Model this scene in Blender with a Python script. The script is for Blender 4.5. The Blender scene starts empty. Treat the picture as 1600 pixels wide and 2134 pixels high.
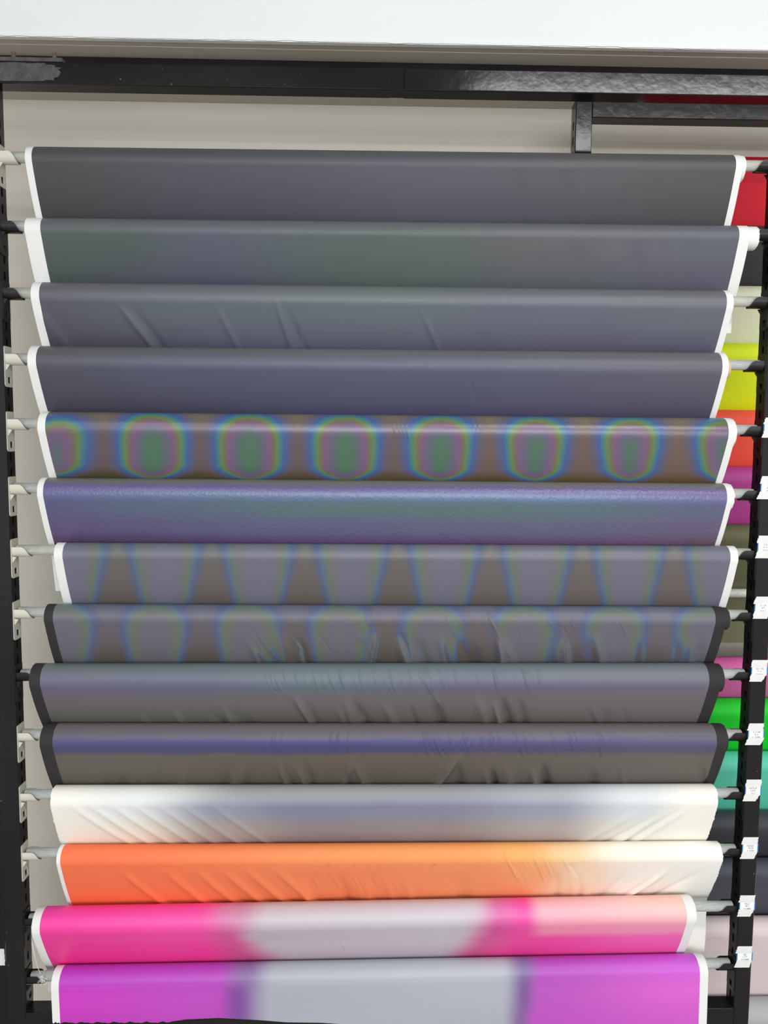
import bpy, bmesh, math, random
import numpy as np
from mathutils import Vector, Matrix

random.seed(7)
rng = np.random.default_rng(11)
S = bpy.context.scene
COL = S.collection

# ------------------------------------------------------------------ camera
CX, CY, CZ = -0.0405, -1.6085, 1.6
YAW, PIT, ROL, FPX = .0208, .0875, .0082, 1600.0
_F = np.array([math.sin(YAW)*math.cos(PIT), math.cos(YAW)*math.cos(PIT), -math.sin(PIT)])
_R = np.array([math.cos(YAW), -math.sin(YAW), 0]); _U = np.cross(_R, _F)
_r = _R*math.cos(ROL)+_U*math.sin(ROL); _u = -_R*math.sin(ROL)+_U*math.cos(ROL)
_C = np.array([CX, CY, CZ])
cam_d = bpy.data.cameras.new('camera'); cam = bpy.data.objects.new('camera', cam_d); COL.objects.link(cam)
cam_d.sensor_fit = 'HORIZONTAL'; cam_d.sensor_width = 36; cam_d.lens = 36*FPX/1600
cam_d.clip_start = .05
cam.matrix_world = Matrix(((_r[0], _u[0], -_F[0], CX), (_r[1], _u[1], -_F[1], CY), (_r[2], _u[2], -_F[2], CZ), (0, 0, 0, 1)))
S.camera = cam

# ------------------------------------------------------------------ light and exposure
S.view_settings.view_transform = 'Standard'; S.view_settings.look = 'None'
S.view_settings.gamma = 1; S.view_settings.use_curve_mapping = False
S.view_settings.exposure = 0.5
w = bpy.data.worlds.new('world'); S.world = w; w.use_nodes = True
w.node_tree.nodes['Background'].inputs[0].default_value = (.93, .97, 1, 1)
w.node_tree.nodes['Background'].inputs[1].default_value = .62

def area(name, loc, sx, sy, power, rot=(0, 0, 0), col=(1, 1, 1)):
    l = bpy.data.lights.new(name, 'AREA'); l.shape = 'RECTANGLE'; l.size = sx; l.size_y = sy
    l.energy = power; l.color = col
    o = bpy.data.objects.new(name, l); o.location = loc; o.rotation_euler = rot; COL.objects.link(o)
    return o
area('ceiling_lamp_light', (1.15, -1.74, 3.02), 1.5, .14, 24, col=(1, 1, .98))
area('front_fill_light', (.6, -5.6, 1.9), 4.5, 1.9, 120, rot=(math.radians(82), 0, 0), col=(.97, .985, 1))  # added soft light behind the camera, brightens the hanging flaps
area('ceiling_lamp_light', (-1.1, -2.3, 3.02), 1.3, .2, 12, col=(.97, .99, 1))
area('ceiling_lamp_light', (0, -4.2, 3.02), 2.6, .9, 30, col=(1, 1, 1))

# ------------------------------------------------------------------ helpers
def ray(x, y): return _F+_r*(x-800)/FPX-_u*(y-1067)/FPX
def atY(x, y, Y):
    d = ray(x, y); return _C+d*(Y-CY)/d[1]
def lin(c):
    return tuple(((v/255)/12.92 if v/255 <= .04045 else ((v/255+.055)/1.055)**2.4) for v in c)
def k4(c, s=1.0):
    l = lin(c); return (min(1, l[0]*s), min(1, l[1]*s), min(1, l[2]*s), 1)

def tag(o, label=None, cat=None, group=None, kind=None):
    if label: o['label'] = label
    if cat: o['category'] = cat
    if group: o['group'] = group
    if kind: o['kind'] = kind
    return o
def empty(name, loc, label, cat, group=None, rot=(0, 0, 0)):
    o = bpy.data.objects.new(name, None); COL.objects.link(o); o.location = loc; o.rotation_euler = rot
    o.empty_display_size = .03
    return tag(o, label, cat, group)
def link(name, me, m, parent=None, smooth=False):
    o = bpy.data.objects.new(name, me); COL.objects.link(o)
    if m and not me.materials: me.materials.append(m)
    if parent: o.parent = parent
    if smooth: me.polygons.foreach_set('use_smooth', [True]*len(me.polygons))
    return o
def bobj(name, bm, m, parent=None, smooth=False, bevel=0, norm=True):
    if norm: bmesh.ops.recalc_face_normals(bm, faces=bm.faces)
    if bevel:
        bmesh.ops.bevel(bm, geom=[e for e in bm.edges if len(e.link_faces) == 2 and e.calc_face_angle(0) > .6],
                        offset=bevel, segments=2, affect='EDGES', profile=.5, clamp_overlap=True)
    me = bpy.data.meshes.new(name); bm.to_mesh(me); bm.free()
    return link(name, me, m, parent, smooth)
def box(bm, x0, x1, y0, y1, z0, z1):
    v = [bm.verts.new(p) for p in ((x0, y0, z0), (x1, y0, z0), (x1, y1, z0), (x0, y1, z0), (x0, y0, z1), (x1, y0, z1), (x1, y1, z1), (x0, y1, z1))]
    for f in ((0, 3, 2, 1), (4, 5, 6, 7), (0, 1, 5, 4), (1, 2, 6, 5), (2, 3, 7, 6), (3, 0, 4, 7)): bm.faces.new([v[i] for i in f])
def prism(bm, pts, axis, a, b):
    """pts 2D polygon extruded along axis from a to b; axis 0: pts=(y,z), 1: pts=(x,z)"""
    def P(p, t): return (t, p[0], p[1]) if axis == 0 else (p[0], t, p[1]) if axis == 1 else (p[0], p[1], t)
    A = [bm.verts.new(P(p, a)) for p in pts]; B = [bm.verts.new(P(p, b)) for p in pts]
    n = len(pts); bm.faces.new(A); bm.faces.new(B[::-1])
    for i in range(n): bm.faces.new((A[i], B[i], B[(i+1) % n], A[(i+1) % n]))
def tube_x(bm, x0, x1, ro, ri, n=28, cy=0, cz=0):
    rings = []
    for x, r in ((x0, ri), (x0, ro), (x1, ro), (x1, ri)):
        rings.append([bm.verts.new((x, cy+r*math.sin(2*math.pi*i/n), cz+r*math.cos(2*math.pi*i/n))) for i in range(n)])
    for k in range(4):
        a, b = rings[k], rings[(k+1) % 4]
        for i in range(n): bm.faces.new((a[i], a[(i+1) % n], b[(i+1) % n], b[i]))
def wire(bm, pts, r, n=5):
    pts = [Vector(p) for p in pts]; prev = None
    for i, p in enumerate(pts):
        t = (pts[min(i+1, len(pts)-1)]-pts[max(i-1, 0)]).normalized()
        a = t.cross(Vector((0, 1, .3))); a = a.normalized() if a.length > 1e-4 else Vector((1, 0, 0)); b = t.cross(a)
        ring = [bm.verts.new(p+a*r*math.cos(2*math.pi*j/n)+b*r*math.sin(2*math.pi*j/n)) for j in range(n)]
        if prev:
            for j in range(n): bm.faces.new((prev[j], prev[(j+1) % n], ring[(j+1) % n], ring[j]))
        prev = ring
def grid_mesh(name, P, UV):
    nu, nv, _ = P.shape
    me = bpy.data.meshes.new(name)
    idx = np.arange(nu*nv).reshape(nu, nv)
    q = np.stack([idx[:-1, :-1], idx[1:, :-1], idx[1:, 1:], idx[:-1, 1:]], -1).reshape(-1, 4)
    nf = len(q)
    me.vertices.add(nu*nv); me.vertices.foreach_set('co', P.reshape(-1).astype(np.float32))
    me.loops.add(nf*4); me.loops.foreach_set('vertex_index', q.reshape(-1).astype(np.int32))
    me.polygons.add(nf); me.polygons.foreach_set('loop_start', np.arange(0, nf*4, 4, dtype=np.int32))
    me.polygons.foreach_set('loop_total', np.full(nf, 4, dtype=np.int32))
    uvl = me.uv_layers.new(name='UVMap')
    uvl.data.foreach_set('uv', UV.reshape(-1, 2)[q.reshape(-1)].reshape(-1).astype(np.float32))
    me.polygons.foreach_set('use_smooth', [True]*nf)
    me.update(); me.validate()
    return me

# ------------------------------------------------------------------ materials
class NT:
    def __init__(s, name):
        s.m = bpy.data.materials.new(name); s.m.use_nodes = True; s.t = s.m.node_tree; s.n = s.t.nodes
        s.b = s.n['Principled BSDF']
    def new(s, ty, **kw):
        n = s.n.new(ty)
        for k, v in kw.items(): setattr(n, k, v)
        return n
    def ln(s, a, b): s.t.links.new(a, b)
    def val(s, sock, v):
        if hasattr(v, 'links') or isinstance(v, bpy.types.NodeSocket): s.ln(v, sock)
        else: sock.default_value = v
    def math(s, op, a, b=0., c=None, clamp=False):
        n = s.new('ShaderNodeMath', operation=op); n.use_clamp = clamp
        s.val(n.inputs[0], a); s.val(n.inputs[1], b)
        if c is not None: s.val(n.inputs[2], c)
        return n.outputs[0]
    def noise(s, scale, detail=3, vec=None, rough=.5):
        n = s.new('ShaderNodeTexNoise'); n.inputs['Scale'].default_value = scale; n.inputs['Detail'].default_value = detail
        n.inputs['Roughness'].default_value = rough
        if vec is not None: s.ln(vec, n.inputs['Vector'])
        return n.outputs[0]
    def ramp(s, fac, stops, interp='LINEAR'):
        n = s.new('ShaderNodeValToRGB'); cr = n.color_ramp; cr.interpolation = interp
        while len(cr.elements) > 1: cr.elements.remove(cr.elements[-1])
        cr.elements[0].position = stops[0][0]; cr.elements[0].color = stops[0][1]
        for p, c in stops[1:]:
            e = cr.elements.new(p); e.color = c
        s.ln(fac, n.inputs[0]); return n.outputs[0]
    def mix(s, fac, a, b, bt='MIX'):
        n = s.new('ShaderNodeMix', data_type='RGBA', blend_type=bt)
        s.val(n.inputs[0], fac); s.val(n.inputs[6], a); s.val(n.inputs[7], b); return n.outputs[2]
    def bump(s, h, strength=.3, dist=.001):
        n = s.new('ShaderNodeBump'); n.inputs['Strength'].default_value = strength; n.inputs['Distance'].default_value = dist
        s.ln(h, n.inputs['Height']); s.ln(n.outputs[0], s.b.inputs['Normal'])
    def set(s, **kw):
        for k, v in kw.items(): s.val(s.b.inputs[k.replace('_', ' ')], v)
        return s

def simple(name, c, rough=.5, metal=0, nscale=60, var=.12, bump=.15, spec=.5, s=1.0):
    t = NT(name); tc = t.new('ShaderNodeTexCoord').outputs['Object']
    f = t.noise(nscale, 4, tc)
    a = k4(c, s*(1-var)); b = k4(c, s*(1+var))
    t.set(Base_Color=t.ramp(f, [(.3, a), (.7, b)]), Roughness=rough, Metallic=metal)
    t.b.inputs['Specular IOR Level'].default_value = spec
    if bump: t.bump(t.noise(nscale*3, 3, tc), bump)
    return t.m

def paint_black(name='black_paint'):
    t = NT(name); tc = t.new('ShaderNodeTexCoord').outputs['Object']
    f = t.noise(5, 4, tc); base = t.ramp(f, [(.3, k4((27, 25, 27))), (.7, k4((36, 33, 34)))])
    sp = t.noise(170, 2, tc); msk = t.ramp(sp, [(.76, (0, 0, 0, 1)), (.79, (1, 1, 1, 1))])
    # fine pale scratches
    mp = t.new('ShaderNodeMapping'); mp.inputs['Scale'].default_value = (18, 18, 3); mp.inputs['Rotation'].default_value = (.3, .5, .4)
    t.ln(tc, mp.inputs[0]); sc = t.noise(9, 6, mp.outputs[0], .7)
    m2 = t.ramp(sc, [(.505, (0, 0, 0, 1)), (.508, (1, 1, 1, 1)), (.511, (0, 0, 0, 1))])
    m3 = t.math('MULTIPLY', m2, t.ramp(t.noise(8, 2, tc), [(.58, (0, 0, 0, 1)), (.66, (.35, .35, .35, 1))]))
    c = t.mix(t.math('MULTIPLY', msk, .5), base, k4((150, 145, 140)))
    c = t.mix(m3, c, k4((120, 116, 112)))
    t.set(Base_Color=c, Roughness=.15); t.b.inputs['Specular IOR Level'].default_value = .3
    t.bump(t.noise(45, 3, tc), .14, .002)
    return t.m
def galv(name='galvanised_steel', c=(214, 217, 214), metal=.12, rough=.36):
    t = NT(name); tc = t.new('ShaderNodeTexCoord').outputs['Object']
    mp = t.new('ShaderNodeMapping'); mp.inputs['Scale'].default_value = (6, 60, 60); t.ln(tc, mp.inputs[0])
    f = t.noise(12, 5, mp.outputs[0], .65)
    t.set(Base_Color=t.ramp(f, [(.3, k4(c, .75)), (.65, k4(c, 1.1))]), Metallic=metal,
          Roughness=t.math('MULTIPLY_ADD', f, .3, rough-.12))
    t.bump(t.noise(300, 3, tc), .1, .0006)
    return t.m
def plaster(name, c, var=.03):
    t = NT(name); tc = t.new('ShaderNodeTexCoord').outputs['Object']
    f = t.noise(2.2, 5, tc); t.set(Base_Color=t.ramp(f, [(.3, k4(c, 1-var)), (.7, k4(c, 1+var))]), Roughness=.75)
    t.b.inputs['Specular IOR Level'].default_value = .25
    t.bump(t.noise(150, 4, tc), .12, .001)
    return t.m

M_BLACK = paint_black()
M_BRKT_W = simple('cream_powder_coat', (205, 203, 188), .4, nscale=40, var=.04)
M_BRKT_B = simple('black_bracket_enamel', (30, 28, 28), .28, nscale=60, var=.2)
M_ROD = galv()
M_RODW = galv('pale_zinc_rod', (218, 219, 208), .08, .42)
M_WHITE = simple('white_selvage', (236, 236, 232), .75, nscale=500, var=.02, bump=.2, s=.95)
M_BLACKSEL = simple('black_selvage', (44, 40, 42), .8, nscale=400, var=.1, bump=.2)
M_CARD = simple('kraft_cardboard', (205, 176, 132), .8, nscale=80)
M_TAPE = simple('paper_tape', (222, 221, 218), .7, nscale=60, var=.04, bump=.6)
M_CARDW = simple('card_paper', (242, 243, 243), .55, nscale=60, var=.01, bump=.05)
M_BLUE = simple('blue_print', (40, 120, 190), .5, nscale=60, var=.05)
M_INK = simple('pencil_ink', (105, 105, 112), .6, nscale=60, var=.05, bump=0)
M_THREAD = simple('white_thread', (225, 222, 218), .8, nscale=200, var=.04)
M_WALL = plaster('wall_paint', (214, 208, 195))
M_SOFF = plaster('soffit_paint', (196, 188, 176))
M_FASC = plaster('fascia_paint', (240, 242, 240))
M_FLOOR = simple('floor_tile', (150, 145, 138), .4, nscale=8, var=.05)
M_BRONZE = simple('rusty_bolt', (110, 90, 75), .5, metal=.5, nscale=200, var=.3)
M_LAMP = None

def fabric(name, rows, rough=.5, spec=.4, fringe=None, s=.78, bump=(900, .06), sheen=0, coat=0):
    """rows: list of (v, [(x_px, (r,g,b)), ...]) cloth colour along its length at height v, painted-in sheen and shade included;
    fringe: lamp-reflection rainbow painted into the base colour, following viewing direction and normal"""
    t = NT(name)
    uv = t.new('ShaderNodeUVMap'); uv.uv_map = 'UVMap'
    sp = t.new('ShaderNodeSeparateXYZ'); t.ln(uv.outputs[0], sp.inputs[0])
    U, V = sp.outputs[0], sp.outputs[1]
    geo = t.new('ShaderNodeNewGeometry'); nrm = t.new('ShaderNodeSeparateXYZ'); t.ln(geo.outputs['Normal'], nrm.inputs[0])
    n1 = t.noise(7, 3, t.new('ShaderNodeTexCoord').outputs['Object'])
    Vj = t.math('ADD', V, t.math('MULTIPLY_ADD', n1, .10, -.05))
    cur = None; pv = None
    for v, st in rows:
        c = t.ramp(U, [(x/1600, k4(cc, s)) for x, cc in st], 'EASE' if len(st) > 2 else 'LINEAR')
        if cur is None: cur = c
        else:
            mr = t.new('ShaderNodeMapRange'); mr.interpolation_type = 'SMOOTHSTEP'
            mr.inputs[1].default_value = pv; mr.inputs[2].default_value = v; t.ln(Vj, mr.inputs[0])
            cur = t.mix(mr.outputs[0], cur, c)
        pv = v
    if fringe:  # rainbow of reflected lamps laid into the cloth colour
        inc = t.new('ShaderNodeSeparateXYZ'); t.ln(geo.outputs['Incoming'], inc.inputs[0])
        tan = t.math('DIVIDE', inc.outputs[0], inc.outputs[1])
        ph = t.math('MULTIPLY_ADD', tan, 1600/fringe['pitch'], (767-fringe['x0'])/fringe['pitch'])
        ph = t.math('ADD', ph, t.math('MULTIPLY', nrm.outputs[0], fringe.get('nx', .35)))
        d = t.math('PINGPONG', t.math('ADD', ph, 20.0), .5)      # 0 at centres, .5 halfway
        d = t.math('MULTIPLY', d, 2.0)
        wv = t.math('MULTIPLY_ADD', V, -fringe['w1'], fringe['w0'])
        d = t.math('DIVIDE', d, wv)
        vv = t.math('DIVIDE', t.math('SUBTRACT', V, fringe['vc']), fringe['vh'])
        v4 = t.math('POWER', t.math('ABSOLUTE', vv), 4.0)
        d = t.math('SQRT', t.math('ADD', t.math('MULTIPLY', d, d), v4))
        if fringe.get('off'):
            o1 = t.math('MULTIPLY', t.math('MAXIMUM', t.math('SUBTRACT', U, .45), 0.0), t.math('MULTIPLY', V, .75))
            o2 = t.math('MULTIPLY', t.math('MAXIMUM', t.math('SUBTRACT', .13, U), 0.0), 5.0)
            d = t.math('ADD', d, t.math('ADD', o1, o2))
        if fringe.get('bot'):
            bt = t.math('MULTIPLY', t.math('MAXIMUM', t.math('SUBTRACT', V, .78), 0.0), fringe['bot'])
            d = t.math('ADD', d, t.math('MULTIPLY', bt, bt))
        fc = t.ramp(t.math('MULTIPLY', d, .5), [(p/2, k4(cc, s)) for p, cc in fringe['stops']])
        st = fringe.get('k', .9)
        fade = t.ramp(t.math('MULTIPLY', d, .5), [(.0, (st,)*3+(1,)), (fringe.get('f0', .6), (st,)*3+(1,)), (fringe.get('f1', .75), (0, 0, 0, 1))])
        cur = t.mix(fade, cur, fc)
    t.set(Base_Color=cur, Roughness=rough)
    t.b.inputs['Specular IOR Level'].default_value = spec
    if sheen:
        t.b.inputs['Sheen Weight'].default_value = sheen; t.b.inputs['Sheen Roughness'].default_value = .4
    if bump:
        mp = t.new('ShaderNodeMapping'); mp.inputs['Scale'].default_value = (1, 1, 1)
        t.ln(t.new('ShaderNodeTexCoord').outputs['Object'], mp.inputs[0])
        t.bump(t.noise(bump[0], 3, mp.outputs[0]), bump[1]*5, .0008)
    return t.m

# ------------------------------------------------------------------ setting
ZS, YW, YF = 2.45, .408, .118     # soffit height, back wall, fascia
def struct(name, bm, m, **k): return tag(bobj(name, bm, m, **k), kind='structure')
bm = bmesh.new(); box(bm, -4.2, 4.2, YW, YW+.12, 0, 3.15); struct('wall_back', bm, M_WALL)
bm = bmesh.new(); box(bm, -4.2, 4.2, -6.2, YW+.12, -.1, 0); struct('floor', bm, M_FLOOR)
bm = bmesh.new(); box(bm, -4.2, 4.2, YF+.02, YW, ZS, 3.15); box(bm, -4.2, 4.2, YF, YF+.02, ZS+.001, 3.15)
o = struct('ceiling', bm, M_SOFF)
bm = bmesh.new(); box(bm, -4.2, 4.2, YF-.012, YF-.0005, ZS, 3.15); struct('wall_front', bm, M_FASC)
# thin plaster bead along the lower edge of the bulkhead, slightly ragged
bm = bmesh.new()
xs = np.linspace(-2.2, 2.2, 260); a = []; b = []
for x in xs:
    j = rng.normal(0, .0006); a.append((x, ZS+.0065)); b.append((x, ZS+.0008+j))
prism(bm, a+b[::-1], 1, YF-.0145, YF-.0115); struct('trim_1', bm, M_FASC)
# black batten under the soffit
bm = bmesh.new(); box(bm, -2.2, 2.2, .185, .20, ZS-.0145, ZS-.0002); struct('trim_2', bm, M_BLACK, bevel=.001)

# ceiling of the room in front and its lamps (out of frame)
bm = bmesh.new(); box(bm, -4.2, 4.2, -6.2, YF-.012, 3.12, 3.2); struct('ceiling_front', bm, simple('dark_ceiling_board', (74, 74, 76), .8, nscale=5, var=.05))

# ------------------------------------------------------------------ racks
def slot_face(bm, X, y0, y1, z0, z1, pitch, zref, sgn, hole=True):
    """the inner side of an upright with a column of long holes, each hole with a 2 mm lip"""
    yc = (y0+y1)/2; hw, hh = .0038, .0105
    k0 = math.ceil((z0+.02-zref)/pitch); zs = []
    z = zref+k0*pitch
    while z < z1-.02: zs.append(z); z += pitch
    edges = [z0]+[(a+b)/2 for a, b in zip(zs[:-1], zs[1:])]+[z1]
    N = 16
    for k, zc in enumerate(zs):
        za, zb = edges[k], edges[k+1]
        ring = []; inner = []; outer = []
        for i in range(N):
            t = 2*math.pi*(i+.5)/N; c, s_ = math.cos(t), math.sin(t)
            py = yc+hw*max(-1, min(1, c*1.25)); pz = zc+hh*s_ if abs(c) > .2 else zc+hh*s_
            ring.append(bm.verts.new((X, py, pz))); inner.append(bm.verts.new((X-sgn*.002, py, pz)))
        m_ = max
        for i in range(N):
            t = 2*math.pi*(i+.5)/N; c, s_ = math.cos(t), math.sin(t); q = max(abs(c), abs(s_))
            outer.append(((y0+y1)/2+(y1-y0)/2*c/q, (zc+((zb-zc) if s_ > 0 else (zc-za))*s_/q)))
        ov = [bm.verts.new((X, p[0], p[1])) for p in outer]
        cor = {}
        for i in range(N):
            j = (i+1) % N
            bm.faces.new((ring[i], ring[j], ov[j], ov[i]))
            bm.faces.new((inner[i], inner[j], ring[j], ring[i]))
            # corner fill
            if abs(outer[i][0]-outer[j][0]) > 1e-6 and abs(outer[i][1]-outer[j][1]) > 1e-6:
                cy_ = y1 if (outer[i][0]+outer[j][0])/2 > yc else y0; cz_ = zb if (outer[i][1]+outer[j][1])/2 > zc else za
                cv = bm.verts.new((X, cy_, cz_)); bm.faces.new((ov[i], ov[j], cv))
def upright(name, xin, wdt, sgn, y0, y1, z0, z1, parent, zref, mat=M_BLACK):
    """hollow square upright; xin = inner face X, sgn = direction the slotted face looks"""
    bm = bmesh.new(); xo = xin-sgn*wdt; c = .0015
    a, b = min(xin, xo), max(xin, xo)
    # front/back/outer walls as a chamfered U
    if sgn > 0: pts = [(b, y0+c), (b-c, y0), (a+c, y0), (a, y0+c), (a, y1-c), (a+c, y1), (b-c, y1), (b, y1-c)]
    else: pts = [(a, y0+c), (a+c, y0), (b-c, y0), (b, y0+c), (b, y1-c), (b-c, y1), (a+c, y1), (a, y1-c)]
    lo = [bm.verts.new((p[0], p[1], z0)) for p in pts]; hi = [bm.verts.new((p[0], p[1], z1)) for p in pts]
    for i in range(len(pts)-1): bm.faces.new((lo[i], lo[i+1], hi[i+1], hi[i]))
    bm.faces.new(hi); bm.faces.new(lo[::-1])
    slot_face(bm, xin, y0+c, y1-c, z0, z1, .0331, zref, sgn)
    return bobj(name, bm, mat, parent, norm=False)

PW = .0392; Y0, Y1 = -.0196, .0196; XI = .78
ZB0, ZB1 = .3175, .3575            # bottom beam
ZT0, ZT1 = 2.301, 2.3425           # top beam
rack = empty('display_rack', (0, 0, 0), 'black steel rack with slotted uprights holding the fourteen wide fabric rolls in front', 'rack')
upright('upright', -XI, .04, 1, Y0, Y1, 0, ZT0, rack, 1.735)
upright('upright', XI, .0345, -1, Y0, Y1, 0, ZT0, rack, 1.735)
bm = bmesh.new(); box(bm, -2.0, .0, Y0, Y1, ZT0, ZT1); bobj('top_beam', bm, M_BLACK, rack, bevel=.0022)
bm = bmesh.new(); box(bm, .025, 2.0, Y0-.0008, Y1, ZT0-.0006, ZT1); bobj('top_beam', bm, M_BLACK, rack, bevel=.0022)
bm = bmesh.new(); box(bm, -.001, .026, Y0+.0012, Y1, ZT0+.0012, ZT1-.001); bobj('beam_joint', bm, M_BLACK, rack, bevel=.001)
bm = bmesh.new(); box(bm, -XI, XI, Y0, Y1, ZB0, ZB1); bobj('bottom_beam', bm, M_BLACK, rack, bevel=.0015)
bm = bmesh.new()
box(bm, -.86, -.645, Y0-.0015, Y1-.004, ZT1-.0005, ZT1+.0075)
o = bobj('joining_plate', bm, simple('scuffed_grey_steel', (72, 70, 66), .5, nscale=40, var=.5, bump=.8), rack, bevel=.0012)
# scuffed filler patch at the left end of the beam face
bm = bmesh.new()
pts = []
for i in range(40):
    t = 2*math.pi*i/40; r_ = 1+rng.normal(0, .05)
    pts.append((-.735+.085*r_*np.sign(math.cos(t))*abs(math.cos(t))**.6, 2.322+.0175*r_*np.sign(math.sin(t))*abs(math.sin(t))**.6))
prism(bm, pts, 1, Y0-.0009, Y0+.001)
bobj('filler_patch', bm, simple('grey_filler', (66, 68, 64), .45, nscale=60, var=.3, bump=.7), rack)
for x in (-.748, -.668):
    bm = bmesh.new(); n = 6
    tube_pts = [(x+.0042*math.cos(2*math.pi*i/12), .0+.0042*math.sin(2*math.pi*i/12)) for i in range(12)]
    prism(bm, tube_pts, 2, ZT1+.006, ZT1+.026); hexp = [(x+.008*math.cos(2*math.pi*i/6), .008*math.sin(2*math.pi*i/6)) for i in range(6)]
    prism(bm, hexp, 2, ZT1+.0072, ZT1+.012); bobj('bolt', bm, M_BRONZE, rack)

# second rack behind, to the right
YB0, YB1 = .20, .24
rack2 = empty('display_rack', (0, .22, 0), 'black steel rack behind on the right, its left upright showing below the top beam', 'rack')
def p2(o): o.location.y -= .22; return o
p2(upright('upright', .426, .0375, -1, YB0, YB1, 0, 2.384, rack2, 2.30)); 
p2(upright('upright', 2.01, .0375, 1, YB0, YB1, 0, 2.384, rack2, 2.30))
bm = bmesh.new(); box(bm, .4635, 1.9725, YB0, YB1, 2.3455, 2.384); p2(bobj('top_beam', bm, M_BLACK, rack2, bevel=.0015))
bm = bmesh.new(); box(bm, .4635, 1.9725, YB0, YB1, .12, .159); p2(bobj('bottom_beam', bm, M_BLACK, rack2, bevel=.0015))

# neighbouring rack on the left, only its nearest upright shows
rack3 = empty('display_rack', (-.87, 0, 0), 'black steel upright of the next rack, at the bottom left edge', 'rack')
bm = bmesh.new(); box(bm, -.871, -.829, .0, .04, 0, 2.2985); o = bobj('upright', bm, M_BLACK, rack3, bevel=.0015); o.location = (.87, 0, 0)

# ------------------------------------------------------------------ brackets
def make_bracket(mat):
    """local frame: plate against X=0, cradle runs towards +X, rod axis at z=0"""
    t = bpy.data.objects.new('rod_bracket', None); COL.objects.link(t); t.empty_display_size = .02
    bm = bmesh.new(); T = .0014; W0, W1 = -.0165, .0165; ZTp, ZBt = .0235, -.0585
    r = .006; pts = []
    for cx, cz, a0 in ((W1-.004, ZTp-.004, 0), (W0+.004, ZTp-.004, 90), (W0+r, ZBt+r, 180), (W1-r, ZBt+r, 270)):
        rr = .004 if cz > 0 else r
        for k in range(5):
            a = math.radians(a0+k*22.5); pts.append((cx+rr*math.cos(a), cz+rr*math.sin(a)))
    hole = [(-.004, -.051), (.0075, -.051), (.0075, -.038), (-.004, -.038)]
    # ring of quads between outline and hole
    def mk(X):
        return [bm.verts.new((X, p[0], p[1])) for p in pts], [bm.verts.new((X, p[0], p[1])) for p in hole]
    oa, ha = mk(T); ob, hb = mk(0)
    n = len(pts)
    for i in range(n): bm.faces.new((oa[i], oa[(i+1) % n], ob[(i+1) % n], ob[i]))
    for i in range(4): bm.faces.new((ha[i], ha[(i+1) % 4], hb[(i+1) % 4], hb[i]))
    def quad(p):      # which hole corner an outline point belongs to
        return {(0, 0): 0, (1, 0): 1, (1, 1): 2, (0, 1): 3}[(int(p[0] > .0018), int(p[1] > -.0445))]
    for O, H in ((oa, ha), (ob, hb)):
        for i in range(n):
            a, b = quad(pts[i]), quad(pts[(i+1) % n])
            bm.faces.new((O[i], O[(i+1) % n], H[a]) if a == b else (O[i], O[(i+1) % n], H[b], H[a]))
    bobj('plate', bm, mat, t, bevel=0)
    # U-shaped cradle
    bm = bmesh.new(); R0, R1 = .0126, .0144; prof = []
    for k in range(4): prof.append((-1, .0075-.0075*k/3, True))
    ang = [math.radians(180+180*k/14) for k in range(15)]
    P0 = [(-R0, .0075), (-R0, .0068), (-R0, .0056), (-R0, .0035)]+[(R0*math.cos(a), R0*math.sin(a)) for a in ang]+[(R0, .0035), (R0, .0056), (R0, .0068), (R0, .0075)]
    P1 = [(-R1, .0075), (-R1, .0068), (-R1, .0056), (-R1, .0035)]+[(R1*math.cos(a), R1*math.sin(a)) for a in ang]+[(R1, .0035), (R1, .0056), (R1, .0068), (R1, .0075)]
    def L(z):  # length falls towards the rim with an S-shaped end
        u = (z+R1)/(.0075+R1); u = max(0, min(1, u)); return .0365-.0105*u**1.3-.0045*u**9
    A = [[bm.verts.new((x if x == .001 else L(p[1]), p[0], p[1])) for p in PP] for PP in (P0, P1) for x in (.001, 1)]
    i0, i1, o0, o1 = A
    for k in range(len(P0)-1):
        bm.faces.new((i0[k], i0[k+1], i1[k+1], i1[k])); bm.faces.new((o0[k], o0[k+1], o1[k+1], o1[k]))
        bm.faces.new((i1[k], i1[k+1], o1[k+1], o1[k])); bm.faces.new((i0[k], i0[k+1], o0[k+1], o0[k]))
    for k in (0, len(P0)-1): bm.faces.new((i0[k], i1[k], o1[k], o0[k]))
    bobj('cradle', bm, mat, t, smooth=True).data.set_sharp_from_angle(angle=.7)
    bm = bmesh.new(); g = [(.0015, -.0125), (.0095, -.0138), (.0015, -.026)]
    prism(bm, g, 1, -.0125, -.0105); bobj('gusset', bm, mat, t)
    return t
def dup(root):
    r = root.copy(); COL.objects.link(r)
    for ch in list(root.children):
        c = ch.copy(); COL.objects.link(c); c.parent = r
    return r
PB = {}
def bracket(x, y, z, side, white, label, group):
    """side: +1 left post (cradle towards +X)"""
    if white not in PB:
        PB[white] = b = make_bracket(M_BRKT_W if white else M_BRKT_B)
    else: b = dup(PB[white])
    b.location = (x, y, z)
    b.rotation_euler = (0, 0, 0 if side > 0 else math.pi)
    tag(b, label, 'bracket', group)
    return b

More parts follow.
